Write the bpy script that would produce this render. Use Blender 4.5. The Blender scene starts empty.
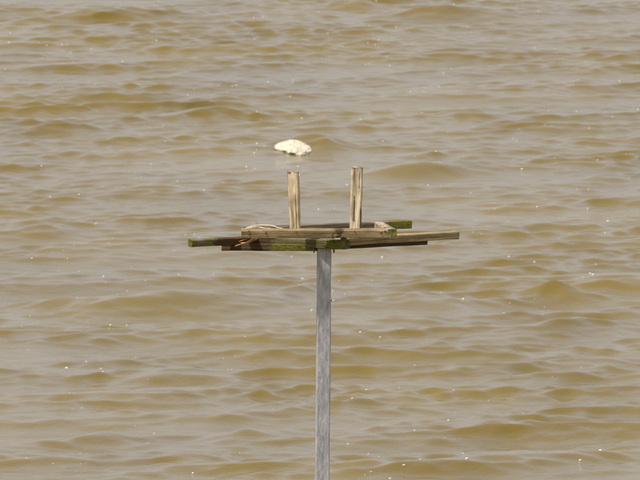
import bpy, bmesh, math, random
import numpy as np
from mathutils import Vector, Matrix, noise

# ------------------------------------------------------------------ camera, world, sun
scene = bpy.context.scene
COL = scene.collection
R = math.radians

PITCH = R(4.0)
DIST = 80.0                   # camera to platform
PLAT_Z = 3.0                  # height of the frame above the water
F_PX = 12000.0                # focal length in pixels of a 640 wide picture
PPM = F_PX / DIST             # pixels per metre at the platform

cam_data = bpy.data.cameras.new('camera')
cam = bpy.data.objects.new('camera', cam_data)
COL.objects.link(cam)
CAM = Vector((0.0, -DIST * math.cos(PITCH), PLAT_Z + DIST * math.sin(PITCH)))
cam.location = CAM
cam.rotation_euler = (R(90) - PITCH, 0, 0)
cam_data.sensor_width = 36.0
cam_data.lens = 36.0 * F_PX / 640.0
cam_data.clip_start = 1.0
cam_data.clip_end = 20000.0
cam_data.dof.use_dof = True
cam_data.dof.focus_distance = DIST
cam_data.dof.aperture_fstop = 26.0
scene.camera = cam

SUN_EL = 60.0
SUN_AZ = -122.0               # degrees from the +Y axis (view direction), clockwise seen from above
world = bpy.data.worlds.new('World')
scene.world = world
world.use_nodes = True
wn = world.node_tree
bg = wn.nodes['Background']
sky = wn.nodes.new('ShaderNodeTexSky')
sky.sky_type = 'NISHITA'
sky.sun_disc = False
sky.sun_elevation = R(SUN_EL)
sky.sun_rotation = R(SUN_AZ)
sky.air_density = 1.0
sky.dust_density = 4.0
sky.ozone_density = 0.6
# thin bright overcast haze laid over the blue
mixw = wn.nodes.new('ShaderNodeMix'); mixw.data_type = 'RGBA'
mixw.inputs[0].default_value = 0.62
wn.links.new(sky.outputs[0], mixw.inputs[6])
mixw.inputs[7].default_value = (6.35, 6.2, 6.35, 1)
wn.links.new(mixw.outputs[2], bg.inputs[0])
bg.inputs[1].default_value = 0.10

sun_d = bpy.data.lights.new('sun', 'SUN')
sun_d.energy = 3.6
sun_d.angle = R(3.0)         # hazy sun
sun_d.color = (1.0, 0.93, 0.82)
sun = bpy.data.objects.new('sun', sun_d)
COL.objects.link(sun)
el, az = R(SUN_EL), R(SUN_AZ)
sdir = Vector((math.sin(az) * math.cos(el), math.cos(az) * math.cos(el), math.sin(el)))
sun.rotation_euler = sdir.to_track_quat('Z', 'Y').to_euler()
sun.location = (0, 0, 30)

scene.view_settings.view_transform = 'Standard'
scene.view_settings.look = 'None'
scene.view_settings.gamma = 1.0
scene.view_settings.exposure = 0.30

# ------------------------------------------------------------------ helpers
def link(ob, parent=None):
    COL.objects.link(ob)
    if parent is not None:
        ob.parent = parent
    return ob

def tag(o, label=None, cat=None, group=None, kind=None):
    if label: o['label'] = label
    if cat: o['category'] = cat
    if group: o['group'] = group
    if kind: o['kind'] = kind
    return o

def px_world(px, py, z=0.0):
    """the point at height z that the photograph shows at pixel (px, py)"""
    a = PITCH + math.atan((py - 240.0) / F_PX)
    d = (CAM.z - z) / math.tan(a)
    dep = d * math.cos(PITCH) + (CAM.z - z) * math.sin(PITCH)
    return (px - 320.0) / F_PX * dep, CAM.y + d

def P(px, py, Y):
    """platform point seen at pixel (px, py) when it lies at depth Y"""
    a = PITCH + math.atan((py - 240.0) / F_PX)
    d = Y - CAM.y
    z = CAM.z - d * math.tan(a)
    dep = d * math.cos(PITCH) + (CAM.z - z) * math.sin(PITCH)
    return Vector(((px - 320.0) / F_PX * dep, Y, z))

# ------------------------------------------------------------------ node helpers
class NT:
    def __init__(self, name):
        self.m = bpy.data.materials.new(name)
        self.m.use_nodes = True
        self.t = self.m.node_tree
        self.b = self.t.nodes['Principled BSDF']
    def n(self, kind, **kw):
        nd = self.t.nodes.new(kind)
        for k, v in kw.items():
            setattr(nd, k, v)
        return nd
    def l(self, a, b):
        self.t.links.new(a, b)
    def noise(self, vec, scale, detail=4, rough=0.55, dist=0.0):
        nd = self.n('ShaderNodeTexNoise')
        nd.inputs['Scale'].default_value = scale
        nd.inputs['Detail'].default_value = detail
        nd.inputs['Roughness'].default_value = rough
        nd.inputs['Distortion'].default_value = dist
        self.l(vec, nd.inputs['Vector'])
        return nd.outputs[0]
    def mapping(self, vec, scale=(1, 1, 1), loc=(0, 0, 0)):
        nd = self.n('ShaderNodeMapping')
        nd.inputs['Scale'].default_value = scale
        nd.inputs['Location'].default_value = loc
        self.l(vec, nd.inputs[0])
        return nd.outputs[0]
    def ramp(self, fac, stops):
        nd = self.n('ShaderNodeValToRGB')
        e = nd.color_ramp.elements
        while len(e) < len(stops):
            e.new(0.5)
        for i, (p, c) in enumerate(stops):
            e[i].position = p
            e[i].color = (*c, 1) if len(c) == 3 else c
        self.l(fac, nd.inputs[0])
        return nd.outputs[0]
    def mix(self, fac, a, b, mode='MIX'):
        nd = self.n('ShaderNodeMix', data_type='RGBA', blend_type=mode)
        for s, v in ((nd.inputs[0], fac), (nd.inputs[6], a), (nd.inputs[7], b)):
            if isinstance(v, (int, float)):
                s.default_value = v
            elif isinstance(v, tuple):
                s.default_value = (*v, 1)
            else:
                self.l(v, s)
        return nd.outputs[2]
    def math(self, op, a, b=0.0, clamp=False):
        nd = self.n('ShaderNodeMath', operation=op, use_clamp=clamp)
        for s, v in ((nd.inputs[0], a), (nd.inputs[1], b)):
            if isinstance(v, (int, float)):
                s.default_value = v
            else:
                self.l(v, s)
        return nd.outputs[0]
    def bump(self, h, strength, dist=0.01, normal=None):
        nd = self.n('ShaderNodeBump')
        nd.inputs['Strength'].default_value = strength
        nd.inputs['Distance'].default_value = dist
        self.l(h, nd.inputs['Height'])
        if normal is not None:
            self.l(normal, nd.inputs['Normal'])
        return nd.outputs[0]

def gray(v):
    return (v, v, v)

def wood(name, dark, mid, light, moss=(), moss_noise=0.0, seed=0.0, streak=0.5, stains=(), gx=1.0, blotch=0.65, spots=()):
    """weathered timber, grain along local X.  moss: (x0, x1) stretches covered in green algae;
    stains: (x0, x1) stretches of dark wet-rot brown"""
    t = NT(name)
    tc = t.n('ShaderNodeTexCoord').outputs['Object']
    g1 = t.noise(t.mapping(tc, (2.2 * gx, 60, 60), (seed, seed * 2, 0)), 1.0, 6, 0.65, 0.4)
    g2 = t.noise(t.mapping(tc, (9 * gx, 190, 190), (seed, 0, seed)), 1.0, 5, 0.7, 0.2)
    bl = t.noise(t.mapping(tc, (9, 16, 16), (0, seed, 0)), 1.0, 5, 0.6)
    col = t.ramp(g1, [(0.34, dark), (0.49, mid), (0.64, light)])
    crk = t.ramp(g2, [(0.33, gray(0.25)), (0.48, gray(1.0))])
    col = t.mix(streak, col, crk, 'MULTIPLY')
    blot = t.ramp(bl, [(0.32, gray(0.5)), (0.6, gray(1.1))])
    col = t.mix(blotch, col, blot, 'MULTIPLY')
    sx = t.n('ShaderNodeSeparateXYZ'); t.l(tc, sx.inputs[0])
    x = sx.outputs[0]
    wob = t.math('MULTIPLY', t.math('SUBTRACT', t.noise(tc, 26, 4, 0.7), 0.5), 0.22)
    xx = t.math('ADD', x, wob)
    def band(x0, x1):
        nd = t.n('ShaderNodeMapRange', interpolation_type='SMOOTHSTEP')
        nd.inputs['From Min'].default_value = x0 - 0.015; nd.inputs['From Max'].default_value = x0 + 0.015
        t.l(xx, nd.inputs[0])
        nd2 = t.n('ShaderNodeMapRange', interpolation_type='SMOOTHSTEP')
        nd2.inputs['From Min'].default_value = x1 - 0.015; nd2.inputs['From Max'].default_value = x1 + 0.015
        nd2.inputs['To Min'].default_value = 1.0; nd2.inputs['To Max'].default_value = 0.0
        t.l(xx, nd2.inputs[0])
        return t.math('MULTIPLY', nd.outputs[0], nd2.outputs[0])
    mfac = None
    mn = t.noise(tc, 34, 5, 0.7)
    mossc = t.ramp(t.noise(tc, 70, 4, 0.7), [(0.3, (0.045, 0.040, 0.008)), (0.55, (0.140, 0.136, 0.014)), (0.75, (0.27, 0.25, 0.04))])
    if moss_noise > 0:
        m = t.ramp(t.noise(t.mapping(tc, (5, 20, 20), (seed, 3, 1)), 1.0, 5, 0.65), [(0.62 - moss_noise * 0.3, gray(0)), (0.80 - moss_noise * 0.3, gray(0.8))])
        col = t.mix(m, col, mossc)
    for (a, b) in stains:
        m = t.math('MULTIPLY', band(a, b), t.math('ADD', 0.55, t.noise(tc, 14, 3)), True)
        col = t.mix(m, col, t.ramp(g1, [(0.38, (0.03, 0.018, 0.007)), (0.62, (0.13, 0.078, 0.034))]))
    for (a, b, y0, hw, op) in spots:                 # dark rot along the grain
        dy = t.math('ABSOLUTE', t.math('SUBTRACT', t.math('ADD', sx.outputs[1], t.math('MULTIPLY', t.math('SUBTRACT', g1, 0.5), 0.03)), y0))
        m = t.math('MULTIPLY', t.math('SUBTRACT', 1.0, t.math('DIVIDE', dy, hw), True), band(a, b), True)
        m = t.math('MULTIPLY', m, op, True)
        col = t.mix(m, col, (0.05, 0.026, 0.010))
    for (a, b) in moss:
        m = t.math('MULTIPLY', band(a, b), t.ramp(mn, [(0.3, gray(0.25)), (0.5, gray(1))]), True)
        mfac = m if mfac is None else t.math('MAXIMUM', mfac, m)
    if mfac is not None:
        col = t.mix(mfac, col, mossc)
    t.l(col, t.b.inputs['Base Color'])
    t.b.inputs['Roughness'].default_value = 0.85
    t.b.inputs['Specular IOR Level'].default_value = 0.25
    h = t.math('ADD', t.math('MULTIPLY', g1, 0.6), g2)
    t.l(t.bump(h, 0.6, 0.006), t.b.inputs['Normal'])
    return t.m

# ------------------------------------------------------------------ the water
rng = np.random.default_rng(11)
comps = []                                   # (kx, ky, amp, phase, wavelength)
WIND = R(-90 + 20)                            # the chop runs towards the camera
for lam0, n, sig, spread in ((5.5, 8, 0.013, 0.38), (3.2, 14, 0.021, 0.36), (1.9, 26, 0.0180, 0.38), (1.15, 34, 0.0104, 0.50),
                             (0.7, 44, 0.0066, 0.62), (0.42, 50, 0.0052, 0.75), (0.27, 46, 0.0038, 0.9), (0.19, 36, 0.0019, 1.0)):
    for i in range(n):
        lam = lam0 * math.exp(rng.normal(0, 0.18))
        th = WIND + rng.normal(0, spread)
        k = 2 * math.pi / lam
        a = sig * math.sqrt(2.0 / n) * (0.6 + 0.8 * rng.random())
        comps.append((k * math.cos(th), k * math.sin(th), a, rng.random() * 2 * math.pi, lam))

# the few larger wavelets that stand out in the photograph: pixel x, y of the crest, half width px, height m, skew
BIG = [(20, 165, 45, .07, 0), (40, 232, 70, .07, 0), (165, 308, 120, .10, 6), (60, 308, 80, .06, -4), (175, 380, 90, .06, 0), (300, 292, 45, .08, 5),
       (415, 174, 105, .10, 6), (318, 148.5, 44, .085, -3), (440, 16, 80, .10, 3), (355, 8, 50, .06, 0), (115, 16, 80, .08, 4), (555, 296, 60, .07, -3), (450, 306, 60, .05, -4),
       (570, 330, 60, .05, 3), (500, 428, 55, .07, 0), (390, 82, 80, .05, 0), (190, 78, 60, .05, 0), (600, 366, 60, .05, 4),
       (500, 82, 50, .05, 0), (215, 118, 60, .05, 0), (600, 150, 50, .05, 0), (610, 182, 50, .05, 0), (60, 130, 50, .05, 0), (100, 440, 60, .05, 0), (250, 440, 60, .05, 0)]
def wave(X, Y, spacing):
    """horizontal shift and height of the water at rest positions X, Y"""
    H = np.zeros_like(X); DX = np.zeros_like(X); DY = np.zeros_like(X)
    patch = 0.80 + 0.36 * np.sin(X * 0.55 + 0.13 * Y + 1) * np.sin(Y * 0.21 - X * 0.17) + 0.12 * np.sin(Y * 0.9 + X * 0.7)
    ride = 1.0
    for kx, ky, a, ph, lam in sorted(comps, key=lambda c: -c[4]):
        if lam < 1.0 and isinstance(ride, float):
            ride = np.clip(1.0 + 9.0 * H, 0.45, 1.8)     # short ripples ride on the longer crests
        f = np.clip((lam / spacing - 2.5) / 2.5, 0, 1)
        arg = kx * X + ky * Y + ph
        k = math.hypot(kx, ky)
        am = a * f * (patch * ride if lam < 1.0 else (patch if lam < 2.5 else 1.0))
        H += am * np.cos(arg)
        s = np.sin(arg) * am * 1.15
        DX -= s * kx / k; DY -= s * ky / k
    H = H + 2.2 * H * H
    H = np.where(H > 0.03, 0.03 + 0.05 * np.tanh((H - 0.03) / 0.05), H)
    for bx, by, hw, amp, sk in BIG:
        x0, y0 = px_world(bx, by, 0.0)
        sx = hw / F_PX * (y0 - CAM.y) * 0.62
        u = (X - x0) / sx
        v = (Y - y0 - 0.09 * sk * u)
        pr = np.where(v < 0, np.exp(-(np.abs(v) / 0.40) ** 1.5), np.exp(-(v / 0.85) ** 2))
        H += amp * 1.3 * np.exp(-u * u) * (pr - 0.35 * np.exp(-((np.abs(v) - 1.2) / 0.7) ** 2))
    return DX, DY, H

def axis(core0, core1, step, far0, far1, growth):
    c = list(np.arange(core0, core1, step))
    s, p = step, c[-1]
    while p < far1:
        s *= growth; p += s; c.append(p)
    s, p = step, c[0]; low = []
    while p > far0:
        s *= growth; p -= s; low.append(p)
    return np.array(low[::-1] + c)

def build_water():
    xs = axis(-6.5, 6.5, 0.036, -5000, 5000, 1.13)
    ys = axis(CAM.y + 88, CAM.y + 182, 0.055, -2500, 9000, 1.10)
    X, Y = np.meshgrid(xs, ys)
    gx, gy = np.gradient(xs), np.gradient(ys)
    SP = np.maximum(*np.meshgrid(gx * 1.0, gy * 1.0))
    DX, DY, H = wave(X, Y, SP)
    co = np.stack([X + DX, Y + DY, H], -1).reshape(-1, 3)
    nx, ny = len(xs), len(ys)
    i = np.arange(nx * ny).reshape(ny, nx)
    q = np.stack([i[:-1, :-1], i[:-1, 1:], i[1:, 1:], i[1:, :-1]], -1).reshape(-1, 4)
    me = bpy.data.meshes.new('water')
    me.vertices.add(len(co)); me.vertices.foreach_set('co', co.ravel())
    me.loops.add(q.size); me.loops.foreach_set('vertex_index', q.ravel().astype(np.int32))
    me.polygons.add(len(q)); me.polygons.foreach_set('loop_start', np.arange(0, q.size, 4, dtype=np.int32))
    me.polygons.foreach_set('use_smooth', np.ones(len(q), dtype=bool))
    me.update()
    return me

def water_mat():
    t = NT('murky_bay_water')
    tc = t.n('ShaderNodeTexCoord').outputs['Object']
    silt = t.noise(t.mapping(tc, (0.35, 0.12, 0.3)), 1.0, 4, 0.6)
    col = t.ramp(silt, [(0.3, (0.125, 0.086, 0.014)), (0.7, (0.178, 0.127, 0.027))])
    t.l(col, t.b.inputs['Base Color'])
    t.b.inputs['Roughness'].default_value = 0.10
    t.b.inputs['IOR'].default_value = 1.333
    n1 = t.noise(t.mapping(tc, (0.8, 0.55, 1)), 7.5, 5, 0.62, 0.6)
    n2 = t.noise(t.mapping(tc, (1, 0.8, 1)), 24, 3, 0.6, 0.3)
    b = t.bump(n1, 0.45, 0.020)
    b = t.bump(n2, 0.5, 0.006, b)
    t.l(b, t.b.inputs['Normal'])
    return t.m

water_me = build_water()
water_me.materials.append(water_mat())
water = link(bpy.data.objects.new('water', water_me))
tag(water, 'choppy tan brown bay water', kind='structure')

# ------------------------------------------------------------------ timber pieces
def board_mesh(name, L, W, H, mat, seed=0, rings=22, warp=0.002, chamfer=0.005, rough_end=0.004):
    """a weathered board: length L along local X from 0, width W along Y, height H along Z (top at 0)"""
    rnd = random.Random(seed)
    bm = bmesh.new()
    c = chamfer
    prof = [(-W/2 + c, 0), (0, 0.0006), (W/2 - c, 0), (W/2, -c), (W/2, -H/2), (W/2, -H + c), (W/2 - c, -H), (0, -H), (-W/2 + c, -H), (-W/2, -H + c), (-W/2, -H/2), (-W/2, -c)]
    rr = []
    off = [rnd.uniform(-1, 1) for _ in prof]
    for i in range(rings + 1):
        x = L * i / rings
        ring = []
        for j, (y, z) in enumerate(prof):
            e = 0
            if i in (0, rings):
                e = rnd.uniform(0, rough_end) * (1 if i == 0 else -1)
            nz = noise.noise(Vector((x * 6 + seed * 7.3, y * 30, z * 30))) * warp * 1.5
            wz = noise.noise(Vector((x * 1.3, seed * 3.1, 0))) * warp * 2
            ring.append(bm.verts.new((x + e, y * (1 + nz * 6) + nz, z + wz + nz + off[j] * 0.0007)))
        rr.append(ring)
    n = len(prof)
    for i in range(rings):
        for j in range(n):
            bm.faces.new((rr[i][j], rr[i + 1][j], rr[i + 1][(j + 1) % n], rr[i][(j + 1) % n]))
    for ring, s in ((rr[0], 1), (rr[-1], -1)):
        cx = sum((v.co for v in ring), Vector()) / n
        cx.x += 0.003 * s
        cv = bm.verts.new(cx)
        for j in range(n):
            bm.faces.new((ring[j], ring[(j + 1) % n], cv) if s == 1 else (ring[(j + 1) % n], ring[j], cv))
    bmesh.ops.recalc_face_normals(bm, faces=bm.faces)
    me = bpy.data.meshes.new(name)
    bm.to_mesh(me); bm.free()
    me.materials.append(mat)
    return me

ORIGIN = Vector((0, 0, 0))
root = bpy.data.objects.new('nesting_platform', None)
root.empty_display_size = 0.2
pole_top = P(323.7, 246, -0.18)
root.location = (pole_top.x - 0.04, -0.18, 0.0)
link(root)
tag(root, 'weathered wooden bird nesting platform with two uprights on a single grey post', 'nesting platform')

def board(name, p0, p1, W, H, mat, seed, roll=0.0, label=None, **kw):
    """a board whose top centre line runs from p0 to p1"""
    d = p1 - p0
    me = board_mesh(name, d.length, W, H, mat, seed, **kw)
    x = d.normalized()
    z = Vector((0, 0, 1)); z = (z - x * z.dot(x)).normalized()
    y = z.cross(x)
    M = Matrix((x, y, z)).transposed().to_4x4()
    M = Matrix.Translation(p0 - root.location) @ M @ Matrix.Rotation(R(roll), 4, 'X')
    ob = bpy.data.objects.new(name, me)
    link(ob, root)
    ob.matrix_basis = M
    if label: ob['label'] = label
    return ob

def upright(name, base, top, W, T, yaw, mat, seed, **kw):
    d = top - base
    me = board_mesh(name, d.length, W, T, mat, seed, **kw)
    x = d.normalized()
    y = Vector((math.cos(R(yaw)), math.sin(R(yaw)), 0)); y = (y - x * y.dot(x)).normalized()
    z = x.cross(y)
    M = Matrix((x, y, z)).transposed().to_4x4()
    ob = bpy.data.objects.new(name, me)
    link(ob, root)
    ob.matrix_basis = Matrix.Translation(base - root.location) @ M
    return ob

BD, BM_, BL = (0.10, 0.075, 0.040), (0.21, 0.165, 0.10), (0.33, 0.27, 0.18)
w_front = wood('weathered_front_rail', BD, (0.27, 0.20, 0.105), (0.42, 0.325, 0.185), seed=1.3, streak=0.45, stains=((0.625, 0.675),))
w_side = wood('pale_side_rail', (0.20, 0.15, 0.10), (0.36, 0.29, 0.21), (0.52, 0.43, 0.33), moss=((-0.1, 0.035),), seed=2.1)
w_back = wood('mossy_back_rail', (0.06, 0.045, 0.03), (0.15, 0.115, 0.075), (0.27, 0.22, 0.15), moss=((0.98, 1.25),), seed=3.7, moss_noise=0.1)
w_left = wood('grey_left_rail', BD, BM_, BL, seed=4.1)
w_armA = wood('mossy_arm', BD, (0.2, 0.165, 0.11), (0.30, 0.25, 0.18), moss=((-0.1, 0.035), (0.10, 0.15)), moss_noise=0.2, stains=((0.17, 0.9),), seed=5.2)
w_armB = wood('sunbleached_arm', (0.15, 0.11, 0.055), (0.31, 0.24, 0.13), (0.47, 0.38, 0.23), seed=6.4, moss_noise=0.15)
w_under = wood('shade_dark_beam', (0.02, 0.015, 0.01), (0.05, 0.038, 0.025), (0.10, 0.08, 0.05), seed=7.7, moss_noise=0.1)  # near-black colour carries the shade beneath the long arm
w_greenD = wood('algae_beam', (0.06, 0.05, 0.03), (0.15, 0.13, 0.075), (0.24, 0.21, 0.12), moss=((0.66, 0.80),), moss_noise=0.5, stains=((-0.1, 0.28),), seed=8.3)
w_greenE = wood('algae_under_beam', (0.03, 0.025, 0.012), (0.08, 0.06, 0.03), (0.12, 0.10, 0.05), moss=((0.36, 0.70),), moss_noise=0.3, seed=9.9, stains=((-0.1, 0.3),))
w_up = wood('pale_split_upright', (0.26, 0.18, 0.09), (0.64, 0.52, 0.34), (0.90, 0.82, 0.62), seed=10.5, streak=0.85, spots=((0.09, 0.27, -0.010, 0.012, 1.0), (0.33, 0.44, 0.022, 0.006, 0.9), (0.470, 0.6, 0, 0.3, 0.6), (-0.1, 0.2, 0.033, 0.006, 1.0)))
w_up2 = wood('pale_upright', (0.30, 0.21, 0.11), (0.62, 0.48, 0.30), (0.88, 0.76, 0.55), seed=12.5, streak=0.75, spots=((0.437, 0.6, 0, 0.3, 0.75), (0.05, 0.30, 0.016, 0.005, 0.8), (0.2, 0.5, -0.034, 0.006, 1.2)))
w_post = wood('silver_grey_post', (0.28, 0.284, 0.30), (0.40, 0.405, 0.425), (0.53, 0.535, 0.555), seed=14.2, streak=0.3, gx=6.0, blotch=0.22)

w_moss = wood('mossy_spacer', (0.06, 0.05, 0.03), (0.15, 0.13, 0.075), (0.24, 0.21, 0.12), moss=((-0.1, 0.2),), seed=3.3)
RH = 0.053
# post, standing in the bottom of the bay
upright('pole', P(319.6, 240 + 3.9 * 150 - 40, -0.18), P(323.8, 247.5, -0.18), 0.092, 0.088, 3.0, w_post, 40, rings=60, warp=0.0015, chamfer=0.006)
# the top frame
board('front_rail', P(241, 229.2, -0.40), P(388, 229.2, -0.40), 0.085, RH, w_front, 1, roll=6)
board('side_rail', P(392.6, 229.2, -0.455), P(378.5, 221.6, 0.335), 0.058, RH, w_side, 2, label='pale side rail with green end')
board('side_rail', P(246, 229.0, -0.345), P(251.5, 227.0, 0.09), 0.058, RH, w_left, 3)
board('back_rail', P(245, 227.2, 0.14), P(411, 219.9, 0.44), 0.06, RH, w_back, 4, label='dark back rail with mossy overhanging end')
# arms below the frame
board('support_arm', P(190, 239.7, -0.22), P(318, 233.6, 0.20), 0.06, 0.050, w_armA, 5, roll=4, label='arm stained dark with moss spots')
board('support_arm', P(334, 238.6, -0.20), P(457, 230.9, 0.46), 0.06, 0.050, w_armB, 6, roll=6, label='sunbleached long arm')
board('support_arm', P(240, 236.3, 0.02), P(347.5, 239.6, -0.36), 0.07, 0.062, w_greenD, 7, label='green algae covered beam in front of the post')
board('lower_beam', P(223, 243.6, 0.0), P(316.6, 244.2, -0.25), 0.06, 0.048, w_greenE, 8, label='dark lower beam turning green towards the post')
board('lower_beam', P(331.5, 243.5, -0.20), P(425, 238.6, 0.30), 0.06, 0.040, w_under, 9, label='lower beam coloured dark for the shade under the long arm')
board('spacer', P(340.5, 237.2, -0.37), P(347, 237.4, -0.37), 0.05, 0.02, w_moss, 11, rings=6)
# uprights nailed to the inside of the front rail
upright('upright', P(296.6, 238, -0.325), P(294.0, 170.8, -0.31), 0.070, 0.04, -17, w_up2, 20, rings=26, warp=0.0022, rough_end=0.008)
upright('upright', P(356.0, 238, -0.325), P(357.9, 166.4, -0.33), 0.074, 0.04, -12, w_up, 21, rings=26, warp=0.0022, rough_end=0.008)

def tube(name, pts, rad, mat, parent=None, seg=6):
    bm = bmesh.new()
    rings = []
    for i, p in enumerate(pts):
        a = pts[max(0, i - 1)]; b = pts[min(len(pts) - 1, i + 1)]
        d = (b - a).normalized()
        u = d.cross(Vector((0.3, 0.9, 0.2))).normalized(); v = d.cross(u)
        r = rad[i] if isinstance(rad, (list, tuple)) else rad
        rings.append([bm.verts.new(p + (u * math.cos(t) + v * math.sin(t)) * r) for t in [2 * math.pi * j / seg for j in range(seg)]])
    for i in range(len(rings) - 1):
        for j in range(seg):
            bm.faces.new((rings[i][j], rings[i][(j + 1) % seg], rings[i + 1][(j + 1) % seg], rings[i + 1][j]))
    bm.faces.new(rings[0][::-1]); bm.faces.new(rings[-1])
    bmesh.ops.recalc_face_normals(bm, faces=bm.faces)
    for f in bm.faces: f.smooth = True
    me = bpy.data.meshes.new(name); bm.to_mesh(me); bm.free()
    me.materials.append(mat)
    return link(bpy.data.objects.new(name, me), parent)

# bolts
def metal_mat():
    t = NT('rusty_iron')
    tc = t.n('ShaderNodeTexCoord').outputs['Object']
    c = t.ramp(t.noise(tc, 90, 4), [(0.35, (0.03, 0.018, 0.01)), (0.7, (0.14, 0.06, 0.025))])
    t.l(c, t.b.inputs['Base Color']); t.b.inputs['Roughness'].default_value = 0.7; t.b.inputs['Metallic'].default_value = 0.3
    return t.m
rust = metal_mat()
def bolt(head, tip, r=0.006, hr=0.010):
    rel = lambda p: p - root.location
    a, b = rel(head), rel(tip)
    d = (b - a)
    pts = [a - d.normalized() * 0.007, a, a + d * 0.001, b]
    return tube('bolt', pts, [hr, hr, r, r * 0.9], rust, root, 8)
bolt(P(333.8, 246, -0.25), P(333.9, 252.6, -0.25))
bolt(P(314.2, 246, -0.25), P(314.0, 252.8, -0.25), 0.005)
bolt(P(318.5, 466.5, -0.233), P(318.5, 466.5, -0.20), 0.006, 0.009)
bolt(P(329.2, 366.5, -0.20), P(326.2, 366.5, -0.20), 0.005, 0.009)
bolt(P(330.6, 300.5, -0.20), P(327.6, 300.5, -0.20), 0.004, 0.006)
bolt(P(372.5, 240.2, -0.02), P(372.5, 240.2, 0.02), 0.004, 0.006)
bolt(P(266, 233, -0.446), P(266, 233, -0.40), 0.004, 0.006)
bolt(P(381, 233, -0.446), P(381, 233, -0.40), 0.004, 0.006)

for px_, py_, Y_ in ((249, 231, -.439), (249.5, 234.5, -.436), (296, 231.5, -.439), (355, 231.5, -.439), (385, 231, -.439)):
    bolt(P(px_, py_, Y_), P(px_, py_, Y_ + .04), 0.0025, 0.004)
for px_, py_, Y_ in ((327, 241.6, -.402), (335, 242.4, -.402), (310, 247.6, -.285), (300, 247.2, -.285)):
    bolt(P(px_, py_, Y_), P(px_, py_, Y_ + .04), 0.0025, 0.0045)

# splinter of wood at the top of the post
board('splinter', P(317.8, 251.6, -0.236), P(322.2, 248.6, -0.236), 0.008, 0.010, w_side, 33, rings=5, chamfer=0.002)

# ------------------------------------------------------------------ nest remains
def straw_mat(name, a, b):
    t = NT(name)
    tc = t.n('ShaderNodeTexCoord').outputs['Object']
    c = t.ramp(t.noise(tc, 60, 3), [(0.3, a), (0.7, b)])
    t.l(c, t.b.inputs['Base Color']); t.b.inputs['Roughness'].default_value = 0.6
    return t.m
pale = straw_mat('pale_dry_reed', (0.50, 0.38, 0.26), (0.80, 0.68, 0.52))
tan_ = straw_mat('rusty_dry_grass', (0.22, 0.11, 0.045), (0.48, 0.26, 0.11))

def curve(ctrl, n=6):
    """Catmull-Rom through the control points"""
    out = []
    c = [ctrl[0] * 2 - ctrl[1]] + ctrl + [ctrl[-1] * 2 - ctrl[-2]]
    for i in range(1, len(c) - 2):
        for k in range(n):
            t = k / n
            out.append(0.5 * ((2 * c[i]) + (c[i + 1] - c[i - 1]) * t + (2 * c[i - 1] - 5 * c[i] + 4 * c[i + 1] - c[i + 2]) * t * t
                              + (-c[i - 1] + 3 * c[i] - 3 * c[i + 1] + c[i + 2]) * t ** 3))
    out.append(ctrl[-1])
    return out

def strand(name, ctrl, r, mat, label, cat, group=None):
    pts = curve(ctrl)
    n = len(pts)
    o = pts[0].copy()
    ob = tube(name, [p - o for p in pts], [r * (0.6 + 0.5 * math.sin(math.pi * (0.1 + 0.85 * i / (n - 1)))) for i in range(n)], mat)
    ob.location = o
    tag(ob, label, cat, group)
    return ob

strand('dry_reed', [P(245.5, 228.6, -.39), P(249, 227.2, -.37), P(256, 225.6, -.36), P(266, 225.3, -.36), P(273, 225.9, -.37), P(277, 227.4, -.38), P(283, 228.7, -.39)], 0.0042, pale,
       'long pale reed arching above the left end of the front rail', 'reed')
strand('dry_reed', [P(246.5, 228.8, -.41), P(251, 227.6, -.40), P(258, 227.2, -.38), P(264, 228.3, -.39), P(271, 228.6, -.38)], 0.0045, pale,
       'shorter pale reed lying flat on the front rail below the arching one', 'reed')
strand('twig', [P(262.5, 228.5, -.34), P(259, 225, -.33), P(254.5, 220.4, -.32)], 0.0028, tan_,
       'thin tan twig sticking up at the left of the frame above the reeds', 'twig')
strand('dry_reed', [P(277, 228.4, -.34), P(284, 227.2, -.32), P(291, 227.7, -.30)], 0.004, tan_,
       'brown reed lying beside the foot of the left upright', 'reed')
strand('grass_strand', [P(261, 236.9, -.33), P(254, 240.0, -.30), P(247, 243.2, -.29), P(240, 244.6, -.28), P(235, 246.2, -.28)], 0.0052, tan_,
       'thick rusty grass strand hanging below the front rail, lowest of the three', 'grass strand')
strand('grass_strand', [P(258, 237.0, -.35), P(252, 239.0, -.33), P(246, 242.6, -.32), P(241, 243.0, -.31)], 0.004, pale,
       'palest grass strand hanging below the front rail, middle of the three', 'grass strand')
strand('grass_strand', [P(252, 237.1, -.33), P(246.5, 239.0, -.31), P(239, 241.6, -.29)], 0.0034, tan_,
       'thinnest grass strand hanging below the front rail, uppermost of the three', 'grass strand')

# ------------------------------------------------------------------ breaking crest of foam
def heights(xs, ys):
    """water level at the world points xs, ys"""
    sp = np.full(len(xs), 0.055)
    qx, qy = xs.copy(), ys.copy()
    for _ in range(5):
        dx, dy, h = wave(qx, qy, sp)
        qx, qy = xs - dx, ys - dy
    return wave(qx, qy, sp)[2]

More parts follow.
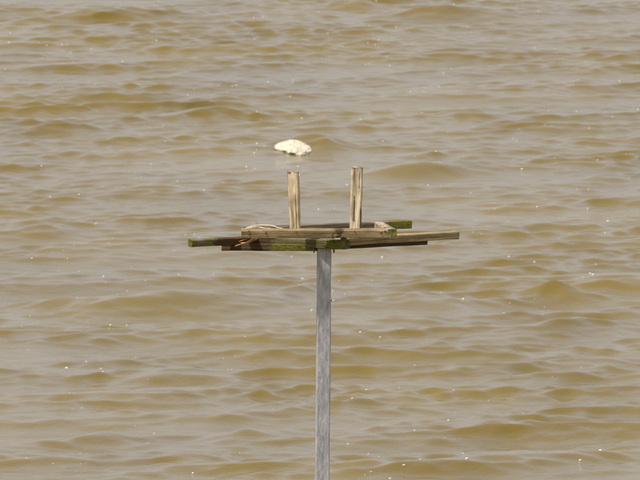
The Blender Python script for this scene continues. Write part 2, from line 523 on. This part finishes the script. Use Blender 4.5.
def foam_mat():
    t = NT('white_foam')
    tc = t.n('ShaderNodeTexCoord').outputs['Object']
    c = t.ramp(t.noise(tc, 30, 5, 0.7), [(0.35, (0.46, 0.41, 0.28)), (0.6, (0.68, 0.64, 0.53))])
    t.l(c, t.b.inputs['Base Color']); t.b.inputs['Roughness'].default_value = 0.6
    t.l(t.bump(t.noise(tc, 90, 5, 0.7), 0.4, 0.005), t.b.inputs['Normal'])
    return t.m
foam = foam_mat()
fx, fy = px_world(293, 148.6, 0.03)
bm = bmesh.new()
rnd_f = random.Random(3)
gx_, gy_ = np.meshgrid(np.linspace(-.26, .26, 15), np.linspace(-.36, .36, 15))
GH = heights(fx + gx_.ravel(), fy + gy_.ravel()).reshape(15, 15)
def level(x, y):
    a = min(max((x + .26) / .52 * 14, 0), 13.999); b = min(max((y + .36) / .72 * 14, 0), 13.999)
    i, j = int(a), int(b); a -= i; b -= j
    return (GH[j, i] * (1 - a) + GH[j, i + 1] * a) * (1 - b) + (GH[j + 1, i] * (1 - a) + GH[j + 1, i + 1] * a) * b
bmesh.ops.create_icosphere(bm, subdivisions=6, radius=1.0)
for v in bm.verts:
    n = v.co.copy()
    lump = 1 + 0.14 * noise.noise(n * 1.7 + Vector((3, 1, 0))) + 0.08 * noise.noise(n * 4.1) + 0.03 * noise.noise(n * 9.0) + 0.012 * noise.noise(n * 21.0)
    p = n * lump
    u = p.x
    top = (1.0 - 0.40 * max(0.0, u + 0.1)) * (1.0 - 0.2 * max(0.0, -u - 0.5))     # highest left of the middle, tapering to the right
    x, y = u * 0.205, p.y * (0.26 if p.y > 0 else 0.42)
    v.co = (x, y, level(x, y) + p.z * (0.074 if p.z > 0 else 0.16) * top)
bub = []
for v in list(bm.verts):
    if rnd_f.random() < 0.02 and v.co.z > 0:
        bub.append((v.co.copy() * 1.0, rnd_f.uniform(0.003, 0.009)))
for c_, r_ in bub:
    bmesh.ops.create_icosphere(bm, subdivisions=1, radius=r_, matrix=Matrix.Translation(c_ + Vector((rnd_f.gauss(0, .012), rnd_f.gauss(0, .02), rnd_f.gauss(0.001, .004)))))
for f in bm.faces: f.smooth = True
me = bpy.data.meshes.new('whitecap'); bm.to_mesh(me); bm.free(); me.materials.append(foam)
wc = link(bpy.data.objects.new('whitecap', me)); wc.location = (fx, fy, 0)
tag(wc, 'small white breaking crest of foam on the brown water behind the platform', 'foam')

# ------------------------------------------------------------------ warm-white flecks added on the water in place of sun glints
t = NT('glint_white')
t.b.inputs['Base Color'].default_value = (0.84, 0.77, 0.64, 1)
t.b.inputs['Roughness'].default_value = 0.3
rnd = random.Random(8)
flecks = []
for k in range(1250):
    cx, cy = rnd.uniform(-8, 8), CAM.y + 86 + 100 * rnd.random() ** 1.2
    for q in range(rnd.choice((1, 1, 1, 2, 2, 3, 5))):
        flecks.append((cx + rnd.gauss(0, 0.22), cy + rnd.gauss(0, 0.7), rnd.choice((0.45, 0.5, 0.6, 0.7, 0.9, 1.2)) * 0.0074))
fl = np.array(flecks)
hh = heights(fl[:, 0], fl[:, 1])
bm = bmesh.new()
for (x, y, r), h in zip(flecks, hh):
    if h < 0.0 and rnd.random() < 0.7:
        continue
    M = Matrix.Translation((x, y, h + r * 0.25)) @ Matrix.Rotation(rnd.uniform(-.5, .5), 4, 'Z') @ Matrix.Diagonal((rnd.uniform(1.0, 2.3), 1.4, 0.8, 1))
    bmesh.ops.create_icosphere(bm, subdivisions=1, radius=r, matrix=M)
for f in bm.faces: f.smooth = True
me = bpy.data.meshes.new('glint_flecks'); bm.to_mesh(me); bm.free(); me.materials.append(t.m)
fo = link(bpy.data.objects.new('glint_flecks', me))
tag(fo, 'tiny bright flecks standing in for sun glints over the brown water', 'foam flecks', kind='stuff')
